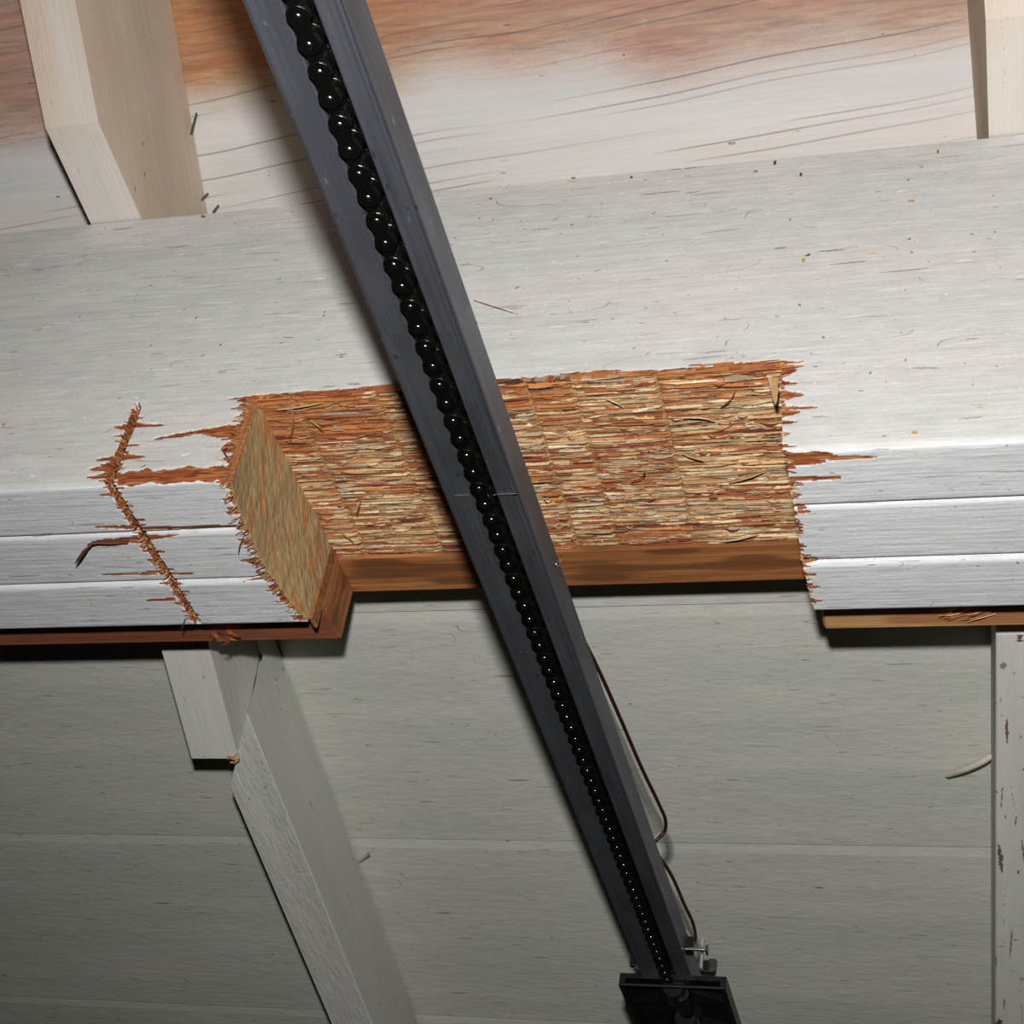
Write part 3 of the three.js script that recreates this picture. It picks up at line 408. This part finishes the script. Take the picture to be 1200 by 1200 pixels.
// splinters: the big ones one by one, the fuzz together
{
  const local = (p) => [p[0] - bO[0], p[1] - bO[1], p[2] - bO[2]], R = rng(71);
  const B = (u, v, lift) => local(onY(u, v, YB - lift)), A = (u, v, lift) => local(onZ(u, v, ZA + lift)), F = (u, v, lift) => local(onY(u, v, NY - 0.003 - lift));
  const one = (pts, w, t, m, tw = 0.3) => part(beam, numbered('splinter'), sliver(pts, w, t, tw, R), m);
  one([B(150, 635, 0.001), B(128, 636, 0.003), B(107, 637, 0.006), B(102, 642, 0.009), B(88, 661, 0.014)], 0.0055, 0.0012, splinterMats[2], 0.2);
  one([B(213, 737, 0.0015), B(218, 723, 0.004), B(211, 732, 0.007)].slice(0, 2), 0.0007, 0.0005, splinterMats[2]);
  one([B(285, 630, 0.001), B(281, 640, 0.004), B(279, 650, 0.007)], 0.0007, 0.0005, splinterMats[2]);
  one([A(266, 525, 0.001), A(262, 528, 0.004), A(267, 536, 0.007)], 0.0011, 0.0006, splinterMats[2]);
  one([A(908, 443, 0.0), A(908, 458, 0.002), A(909, 474, 0.005)], 0.0042, 0.0009, splinterMats[0], 0.2);
  one([A(902, 442, -0.004), A(905, 456, 0), A(909, 474, 0.003)], 0.0024, 0.0008, splinterMats[3], 0.1);
  one([F(801, 489, 0.001), F(820, 489, 0.003), F(838, 494, 0.001)], 0.0042, 0.0009, splinterMats[3], 0.1);
  one([F(710, 466, 0.001), F(722, 472, 0.004), F(730, 478, 0.001)], 0.0018, 0.0008, splinterMats[3]);
  one([F(800, 531, 0.001), F(815, 537, 0.004), F(826, 541, 0.002)], 0.0028, 0.0008, splinterMats[0]);
  one([F(842, 635, 0.0008), F(868, 631, 0.004), F(890, 626, 0.001)], 0.0018, 0.0008, splinterMats[3]);
  one([F(855, 566, 0.001), F(875, 560, 0.004), F(898, 552, 0.001)], 0.0026, 0.0008, splinterMats[0]);
  one([F(342, 477, 0.001), F(343, 496, 0.005), F(340, 518, 0.002)], 0.0011, 0.0006, splinterMats[1]);
  one([F(364, 492, 0.001), F(372, 499, 0.004), F(380, 507, 0.001)], 0.0014, 0.0006, splinterMats[0]);
  one([F(325, 480, 0.001), F(350, 477, 0.003), F(378, 472, 0.001)], 0.0016, 0.0007, splinterMats[3]);
  one([F(740, 565, 0.002), F(752, 560, 0.005), F(757, 550, 0.008)], 0.0009, 0.0006, splinterMats[2]);
  one([F(398, 622, 0.001), F(408, 630, 0.004), F(415, 637, 0.001)], 0.0012, 0.0006, splinterMats[0]);
  one([F(418, 605, 0.001), F(421, 592, 0.005), F(424, 583, 0.001)], 0.0008, 0.0006, splinterMats[1]);
  one([F(845, 478, 0.001), F(856, 468, 0.005), F(863, 455, 0.001)], 0.0012, 0.0006, splinterMats[1]);
  // shreds hanging from the back board below the kerf and at the right
  const K = (u, v, lift) => local(onY(u, v, 0.633 - lift));
  for (let k = 0; k < 16; k++) { const a = 246 + 26 * R(), c = 738 + 10 * R(); one([K(a, c, 0.001), K(a + 6 - 5 * R(), c + 3, 0.003 + 0.002 * R()), K(a + 16 * R(), c + 8 * R(), 0.003 + 0.004 * R())], 0.0018 + 0.002 * R(), 0.001, splinterMats[R() < 0.5 ? 1 : 2], 0.6); }
  one([K(262, 742, 0.003), K(268, 752, 0.008), K(258, 757, 0.010)], 0.003, 0.0015, splinterMats[2], 0.6);
  
  for (let k = 0; k < 14; k++) { const a = 1112 + 50 * R(), c = 716 + 8 * R(), L = 14 + 26 * R(); one([K(a + L / 2, c - L * 0.12, 0.001), K(a, c + 1, 0.002 + 0.002 * R()), K(a - L / 2, c + L * (0.05 + 0.2 * R()), 0.002 + 0.003 * R())], 0.0014 + 0.0022 * R() ** 2, 0.0008, splinterMats[[0, 1, 1, 2][k % 4]], 0.4); }
  one([A(555, 352, 0.0005), A(580, 360, 0.001), A(608, 369, 0.0005)], 0.0007, 0.0004, splinterMats[2]);
  const fuzz = [[], [], [], []], add = (pts, w, t, m) => fuzz[m].push(sliver(pts, w, t, R() - 0.5, R));
  for (let k = 0; k < 130; k++) {                    // ragged fibres along the left edge of the notch
    const s = mix(S0, 0.407, R()), x = raggedL(s), L = 0.0015 + 0.0045 * R() ** 2, under = s > SC, out = 0.0004 + 0.003 * R(), p0 = under ? [x + 0.001, YB + 0.001, SC + ZA - s] : [x + 0.001, TOP - s, ZA - 0.001], d = (f, o) => local([x - L * f, under ? YB - o : TOP - s - 0.0012 * f, under ? SC + ZA - s - 0.0015 * f * R() : ZA + o]);
    add([local(p0), d(0.5, out * 0.5), d(1, out)], 0.0005 + 0.0007 * R(), 0.0004, R() < 0.25 ? 1 : R() < 0.4 ? 0 : 2);
  }
  for (let k = 0; k < 120; k++) {                    // and along the kerf
    const s = mix(S0, 0.405, R()), x = kerfX(s), L = (R() < 0.5 ? -1 : 1) * (0.002 + 0.004 * R() ** 2), under = s > SC, out = 0.0003 + 0.002 * R(), d = (f, o) => local([x + L * f, under ? YB - o : TOP - s - 0.0008 * f, under ? SC + ZA - s : ZA + o]);
    add([d(0.1, -0.002), d(0.6, out * 0.4), d(1, out)], 0.0005 + 0.0006 * R(), 0.0004, R() < 0.4 ? 1 : R() < 0.5 ? 0 : 2);
  }
  for (let k = 0; k < 70; k++) { const s = mix(S0, 0.405, R()), x = raggedR(s), L = 0.0015 + 0.004 * R() ** 2, under = s > SC, out = 0.0004 + 0.001 * R(), d = (f, o) => local([x + L * f, under ? YB - o : TOP - s, under ? SC + ZA - s - 0.0014 * f : ZA + o]); add([d(-0.2, 0), d(0.5, out), d(1, out)], 0.0008, 0.0004, R() < 0.5 ? 0 : 2); }
  for (let k = 0; k < 150; k++) {                    // loose fibres over the floor of the notch
    const x = mix(-0.428, -0.105, R()), z = mix(-0.70, -0.852, R()), L = 0.004 + 0.018 * R() ** 2, t = (R() - 0.5) * 0.08 + (R() < 0.12 ? (R() - 0.5) * 1.2 : 0), o = 0.0006 + 0.0016 * R(), y = NY - nSample(x, z);
    add([local([x, y, z]), local([x + L / 2, NY - 0.0010 - o, z + t * L / 2]), local([x + L, NY - 0.0008 - o * (R() < 0.3 ? 1.2 : 0.2), z + t * L])], 0.0006 + 0.0012 * R() ** 2, 0.0004, [0, 3, 0, 1, 2, 3][Math.floor(R() * 6)]);
  }
  for (let k = 0; k < 60; k++) { const x = mix(-0.43, -0.10, R()), L = (0.005 + 0.016 * R() ** 2) * (R() < 0.5 ? -1 : 1), s = topEdge(x); add([local([x, TOP - s - 0.0006, ZA - 0.0005]), local([x + L / 2, TOP - s, ZA + 0.0008]), local([x + L, TOP - s + 0.0008 * (R() - 0.3), ZA + 0.0014])], 0.0008, 0.0005, R() < 0.6 ? 1 : 2); }
  fuzz.forEach((f, i) => { if (f.length) { const o = part(beam, 'wood_fibres', mergeGeometries(f), splinterMats[i]); o.userData.kind = 'stuff'; } });
  // chips of bare wood stuck to the paint
  for (const [u, v, a, b, m] of [[942, 305, 0.0026, 0.0040, 0], [1068, 236, 0.0040, 0.0020, 0], [908, 191, 0.0026, 0.0034, 2], [939, 205, 0.0018, 0.0034, 2], [886, 201, 0.0026, 0.0016, 1], [672, 209, 0.0026, 0.0014, 1], [575, 233, 0.0018, 0.0018, 1], [1099, 178, 0.0014, 0.0036, 1], [1071, 507, 0.0034, 0.0022, 0], [238, 254, 0.0040, 0.0024, 1], [5, 498, 0.0034, 0.0026, 0], [740, 208, 0.0020, 0.0016, 2], [1022, 298, 0.0060, 0.0014, 3]]) {
    const p = A(u, v, 0.0002), q = []; for (let k = 0; k < 7; k++) { const an = k / 7 * Math.PI * 2, r = 0.55 + 0.6 * R(); q.push(new THREE.Vector2(Math.cos(an) * a * r * 0.6, Math.sin(an) * b * r * 0.6)); }
    part(beam, numbered('chip'), new THREE.ExtrudeGeometry(new THREE.Shape(q), { depth: 0.0006, bevelEnabled: false }), splinterMats[m], p);
  }
}

// ------------------------------------------------------------------ the door opener's rail
const RYB = 0.525, RX0 = -0.2588, RX1 = -0.2195, CX = -0.2366;
{
  const h = 0.0195, t = 0.0012, rail = thing('opener_rail', 'long dark steel channel rail slung below the beam, slotted along its underside', 'rail', [CX, RYB, -0.618]);
  const z0 = [-0.618, 0.55], z1 = [-1.245, -0.6186];
  const slotL = -0.2440, slotR = -0.2315;
  // left half: lip, flat, turned-in slot edge; right half: flat, rounded step, side wall; a web joins them on top
  const left = [[RX0, RYB - 0.0006], [RX0 + 0.0016, RYB - 0.0012], [RX0 + 0.0024, RYB], [slotL - 0.0008, RYB], [slotL, RYB + 0.0008], [slotL, RYB + 0.006], [slotL - t, RYB + 0.006], [slotL - t, RYB + t], [RX0 + t, RYB + t], [RX0 + t, RYB + h - t], [RX0 + 0.006, RYB + h - t], [RX0 + 0.006, RYB + h], [RX0, RYB + h]];
  const right = [[slotR, RYB + 0.0008], [slotR + 0.0008, RYB], [-0.2244, RYB], [-0.2236, RYB + 0.0008], [-0.2230, RYB + 0.0022], [-0.2222, RYB + 0.0028], [-0.2212, RYB + 0.0022], [-0.2206, RYB + 0.0006], [-0.2200, RYB], [RX1 + 0.0002, RYB + 0.0008], [RX1 + 0.0010, RYB + h], [RX1 - 0.006, RYB + h], [RX1 - 0.006, RYB + h - t], [RX1 - t, RYB + h - t], [RX1 - t, RYB + 0.004], [-0.2245, RYB + 0.004], [-0.2252, RYB + t], [slotR + t, RYB + t], [slotR + t, RYB + 0.006], [slotR, RYB + 0.006]];
  for (let k = 0; k < 2; k++) {
    const za = z0[k] , zb = z1[k], a = k === 0 ? -0.6178 : -1.245, b = k === 0 ? 0.55 : -0.6184;
    const web = [[RX0 + 0.004, RYB + h - 0.0002], [RX1 - 0.004, RYB + h - 0.0002], [RX1 - 0.004, RYB + h + t], [RX0 + 0.004, RYB + h + t]];
    const g = mergeGeometries([left, right, web].map(p => { const q = woodUV(slabZ(p, a, b), [0, 0, 1], 1, 1); const uv = q.attributes.uv; for (let i = 0; i < uv.count; i++) { const u = uv.getX(i), v = uv.getY(i); uv.setXY(i, v * 10, u * 2); } return q; }));
    part(rail, numbered('rail_section'), g.translate(-CX, -RYB, 0.618), railMat);
  }
  part(rail, 'joint_pin', new THREE.CylinderGeometry(0.0004, 0.0004, 0.012, 8).rotateZ(Math.PI / 2).translate(-0.2268 - CX, -0.0001, 0.0), steel);
  part(rail, 'joint_pin', new THREE.CylinderGeometry(0.0003, 0.0003, 0.008, 8).rotateZ(Math.PI / 2).translate(-0.2500 - CX, -0.0001, 0.0005), steel);
  const clip = thing('wire_clip', 'tiny bright wire hook on the right edge of the dark rail, beside the notch', 'clip', onX(655, 657, RX1 + 0.001));
  const e = onX(655, 657, RX1 + 0.001), c = (u, v, x = RX1 + 0.0014) => { const p = onX(u, v, x); return [p[0] - e[0], p[1] - e[1], p[2] - e[2]]; };
  part(clip, 'wire', tube([c(658, 652, RX1 + 0.0035), c(657, 657), c(655, 662), c(652, 663), c(652, 659), c(655, 658)], 0.00042, 30, 6), steel);
}
// ------------------------------------------------------------------ roller chain: plates lie flat, pins stand upright
{
  const PITCH = 0.0128, Y = 0.5185, zStart = -0.3237 + PITCH * 22, n = 91;
  const chain = thing('roller_chain', 'greasy black roller chain running along the slot of the dark rail', 'chain', [CX, Y, zStart]);
  const plate = (r, waist, th) => { const s = new THREE.Shape(), h = PITCH / 2, k = 14; for (let i = 0; i <= k; i++) { const a = -Math.PI * 0.68 + i / k * Math.PI * 1.36; s[i ? 'lineTo' : 'moveTo'](h + r * Math.cos(a), r * Math.sin(a)); } s.quadraticCurveTo(0, waist, -h + r * Math.cos(Math.PI * 0.32), r * Math.sin(Math.PI * 0.32)); for (let i = 1; i <= k; i++) { const a = Math.PI * 0.32 + i / k * Math.PI * 1.36; s.lineTo(-h + r * Math.cos(a), r * Math.sin(a)); } s.quadraticCurveTo(0, -waist, h + r * Math.cos(-Math.PI * 0.68), r * Math.sin(-Math.PI * 0.68)); const g = new THREE.ExtrudeGeometry(s, { depth: th, bevelEnabled: true, bevelThickness: 0.0002, bevelSize: 0.0002, bevelSegments: 1 }); g.rotateX(-Math.PI / 2); g.rotateY(Math.PI / 2); return g; };
  const outer = mergeGeometries([plate(0.0047, 0.0022, 0.0011), plate(0.0047, 0.0022, 0.0011).translate(0, 0.0090, 0)]);
  const inner = mergeGeometries([plate(0.0045, 0.0021, 0.0011).translate(0, 0.0016, 0), plate(0.0045, 0.0021, 0.0011).translate(0, 0.0074, 0)]);
  const roller = new THREE.CylinderGeometry(0.0038, 0.0038, 0.0045, 14).translate(0, 0.0052, 0);
  const pin = new THREE.LatheGeometry([[0, -0.0010], [0.0009, -0.0009], [0.0016, -0.0005], [0.0018, 0], [0.0018, 0.0108], [0.0012, 0.0114], [0, 0.0114]].map(p => new THREE.Vector2(...p)), 14);
  const R = rng(81);
  for (let i = 0; i < n; i++) {
    const o = part(chain, numbered('link'), i % 2 ? inner : outer, chainMat, [(R() - 0.5) * 0.0004, (R() - 0.5) * 0.0002, -(i + 0.5) * PITCH]);
    for (const s of [-1, 1]) part(o, i % 2 ? 'roller' : 'pin', i % 2 ? roller : pin, i % 2 ? chainMat : pinMat, [0, 0, s * PITCH / 2]);
  }
}
// ------------------------------------------------------------------ black end housing, with its screw, wires and terminal strip
{
  const y = 0.515, z0 = -1.214, xa = -0.2765, xb = -0.1915, cx = (xa + xb) / 2, hs = thing('pulley_housing', 'ribbed black plastic housing at the far end of the rail', 'housing', [cx, y, z0]);
  const L = 0.34, w = (xb - xa) / 2;
  part(hs, 'shell', slabZ([[-w, 0], [-w + 0.004, 0], [-w + 0.005, 0.007], [w - 0.005, 0.007], [w - 0.004, 0], [w, 0], [w, 0.011], [-w, 0.011]], -L, 0), blackPlastic);
  for (let k = 0; k < 4; k++) {
    const z = -0.018 - 0.062 * k;
    for (const s of [-1, 1]) {
      const a = [s * 0.014, z + 0.010], b = [s * (w - 0.005), z - 0.006 - 0.008 * (s > 0 ? 0.2 : 1)];
      const sh = new THREE.Shape([new THREE.Vector2(a[0], a[1]), new THREE.Vector2(b[0], b[1]), new THREE.Vector2(b[0], b[1] - 0.003), new THREE.Vector2(a[0], a[1] - 0.022)]);
      part(hs, 'rib', new THREE.ExtrudeGeometry(sh, { depth: 0.005, bevelEnabled: true, bevelSize: 0.0008, bevelThickness: 0.0008, bevelSegments: 2 }).rotateX(Math.PI / 2).translate(0, 0.0065, 0), blackPlastic);
    }
    part(hs, 'roller_seat', new THREE.CylinderGeometry(0.0085, 0.0085, 0.024, 20).rotateX(Math.PI / 2).translate(0, 0.004, z), blackPlastic);
    part(hs, 'roller_seat', new THREE.CylinderGeometry(0.0062, 0.0062, 0.030, 20).rotateX(Math.PI / 2).translate(0.005, 0.002, z - 0.012), blackPlastic);
  }
  part(hs, 'front_lip', new RoundedBoxGeometry(2 * w, 0.0025, 0.003, 2, 0.001).translate(0, 0.001, 0.001), blackPlastic);
  const greyPlastic = new THREE.MeshStandardMaterial({ color: 0x3a3a3a, roughness: 0.35 });
  part(hs, 'guide', new RoundedBoxGeometry(0.006, 0.012, 0.006, 2, 0.001).translate(-w + 0.016, 0.016, 0.008), greyPlastic);
  part(hs, 'guide', new RoundedBoxGeometry(0.005, 0.016, 0.005, 2, 0.001).translate(-w + 0.012, 0.020, 0.010), blackPlastic);
  part(hs, 'guide', new RoundedBoxGeometry(0.006, 0.010, 0.006, 2, 0.001).translate(w - 0.010, 0.016, 0.008), greyPlastic);
  part(hs, 'guide', new RoundedBoxGeometry(0.012, 0.010, 0.008, 2, 0.001).translate(w - 0.014, 0.015, 0.006), blackPlastic);
  // terminal strip and screw
  const zt = 0.040;
  part(hs, 'terminal_block', new RoundedBoxGeometry(0.010, 0.012, 0.010, 2, 0.0012).translate(w - 0.027, 0.022, zt - 0.010), blackPlastic);
  part(hs, 'terminal_clip', new RoundedBoxGeometry(0.0016, 0.024, 0.006, 2, 0.0006).translate(w - 0.016, 0.018, zt - 0.016), new THREE.MeshStandardMaterial({ color: 0xb8b8ae, roughness: 0.4, metalness: 0.2 }));
  const q = onY(803, 1112, 0.530), r = onY(829, 1113, 0.530), lo = (p) => [p[0] - cx, p[1] - y, p[2] - z0];
  const sc = part(hs, 'screw', mergeGeometries([new THREE.CylinderGeometry(0.0013, 0.0013, r[0] - q[0], 14).rotateZ(Math.PI / 2), new THREE.CylinderGeometry(0.0046, 0.0042, 0.0018, 18).rotateZ(-Math.PI / 2).translate((r[0] - q[0]) / 2, 0, 0), new THREE.CylinderGeometry(0.0024, 0.0024, 0.002, 18).rotateZ(Math.PI / 2).translate((r[0] - q[0]) / 2 - 0.004, 0, 0)]), steel, lo([(q[0] + r[0]) / 2, q[1], (q[2] + r[2]) / 2]));
  sc.userData.label = 'bright round-headed screw';
}
// ------------------------------------------------------------------ bell wire along the rail
{
  const brown = new THREE.MeshStandardMaterial({ color: 0x34130d, roughness: 0.45 }), white = new THREE.MeshStandardMaterial({ color: 0x8f8b84, roughness: 0.5 });
  const run = (name, label, px, dy, r, m) => { const p = px.map(([u, v, y]) => onY(u, v, y + dy)); const t = thing(name, label, 'wire', p[0]); part(t, 'insulation', tube(p.map(a => [a[0] - p[0][0], a[1] - p[0][1], a[2] - p[0][2]]), r, 120, 8), m); return t; };
  const a = [[676, 735, 0.556], [700, 782, 0.557], [727, 842, 0.558], [752, 900, 0.559], [773, 944, 0.560], [780, 962, 0.560], [778, 976, 0.558], [769, 985, 0.552], [764, 996, 0.550], [774, 1006, 0.553], [787, 1026, 0.554], [802, 1060, 0.554], [813, 1085, 0.552], [815, 1100, 0.546], [810, 1110, 0.542]];
  const b = [[668, 735, 0.556], [696, 790, 0.556], [722, 848, 0.557], [746, 904, 0.558], [765, 946, 0.559], [775, 964, 0.559], [773, 975, 0.557], [766, 984, 0.552], [762, 996, 0.550], [769, 1008, 0.552], [779, 1030, 0.553], [791, 1062, 0.553], [802, 1088, 0.550], [808, 1096, 0.546], [806, 1110, 0.542]];
  run('bell_wire', 'dark brown bell wire bowing out from the right side of the rail', a, 0, 0.00135, brown);
  run('bell_wire', 'pale bell wire running inside the brown one beside the rail', b, 0.0035, 0.0009, white);
}
// ------------------------------------------------------------------ nails and slivers
{
  const nail = (label, pts, r, m = nailMat) => { const t = thing('nail', label, 'nail', pts[0], m === nailMat ? 'nail points beside the upper left rafter' : undefined); const q = pts.map(p => [p[0] - pts[0][0], p[1] - pts[0][1], p[2] - pts[0][2]]); part(t, 'shank', tube(q, r, 16, 8), m); return t; };
  const U = (u, v, d) => { const p = onSlope(u, v, UC - d, UM); return p; };
  nail('small grey nail point sticking out beside the left rafter, the topmost of three', [U(231, 131, -0.002), U(224, 157, 0.014)], 0.0011);
  nail('short grey nail point beside the left rafter, the middle one, leaning to the right', [U(245, 226, -0.002), U(232, 238, 0.012)], 0.0011);
  nail('short grey nail point resting where the left rafter meets the beam top', [U(257, 240, -0.002), U(250, 249, 0.008)], 0.0011);
  const whiteNail = new THREE.MeshStandardMaterial({ color: 0xc9c6bc, roughness: 0.6 });
  nail('short white-painted nail point poking out beside the lower left rafter', [onSlope(420, 1010, LC, LM), onSlope(432, 1001, LC - 0.012, LM)], 0.0014, whiteNail);
  const pts = [onSlope(1162, 885.5, LC - 0.013, LM), onSlope(1150, 893, LC - 0.016, LM), onSlope(1132, 901, LC - 0.015, LM), onSlope(1110, 908, LC - 0.006, LM)];
  const g = thing('wood_sliver', 'curved whitish sliver standing off the boards beside the lower right rafter', 'sliver', pts[0]);
  part(g, 'sliver', tube(pts.map(p => [p[0] - pts[0][0], p[1] - pts[0][1], p[2] - pts[0][2]]), 0.0027, 30, 7), new THREE.MeshStandardMaterial({ color: 0xcabfb2, roughness: 0.8 }));
  const h = thing('wood_offcut', 'crumpled torn fibre on the corner of the cut rafter tail', 'splinter', onX(273, 888, -0.575));
  const e = onX(273, 888, -0.575), c = (u, v, x) => { const p = onX(u, v, x); return [p[0] - e[0], p[1] - e[1], p[2] - e[2]]; };
  part(h, 'fibre', mergeGeometries([sliver([c(263, 883, -0.59), c(272, 888, -0.578), c(280, 892, -0.572)], 0.003, 0.0012), sliver([c(268, 890, -0.585), c(275, 886, -0.575), c(279, 882, -0.574)], 0.002, 0.001), sliver([c(270, 893, -0.58), c(277, 893, -0.574), c(281, 888, -0.57)], 0.0024, 0.001)]), splinterMats[0]);
}
// ------------------------------------------------------------------ the flash that lights the picture, just out of frame above the lens
{
  const f = new THREE.Group(); f.name = 'flash_unit'; tag(f, 'small hand-held flash lamp beside the viewpoint, outside the picture', 'lamp'); scene.add(f);
  f.position.copy(flashPos); f.up.copy(camera.up); f.lookAt(flashAim);
  part(f, 'body', new RoundedBoxGeometry(0.07, 0.04, 0.03, 3, 0.006).translate(0, 0, -0.026), blackPlastic);
  const lens = part(f, 'flash_lens', new RoundedBoxGeometry(0.03, 0.016, 0.004, 2, 0.0015).translate(0, 0, -0.0095), new THREE.MeshStandardMaterial({ color: 0xffffff, emissive: 0xfff4e6, emissiveIntensity: 1.0, roughness: 0.4 }));
  lens.castShadow = false;
}
renderer.render(scene, camera);
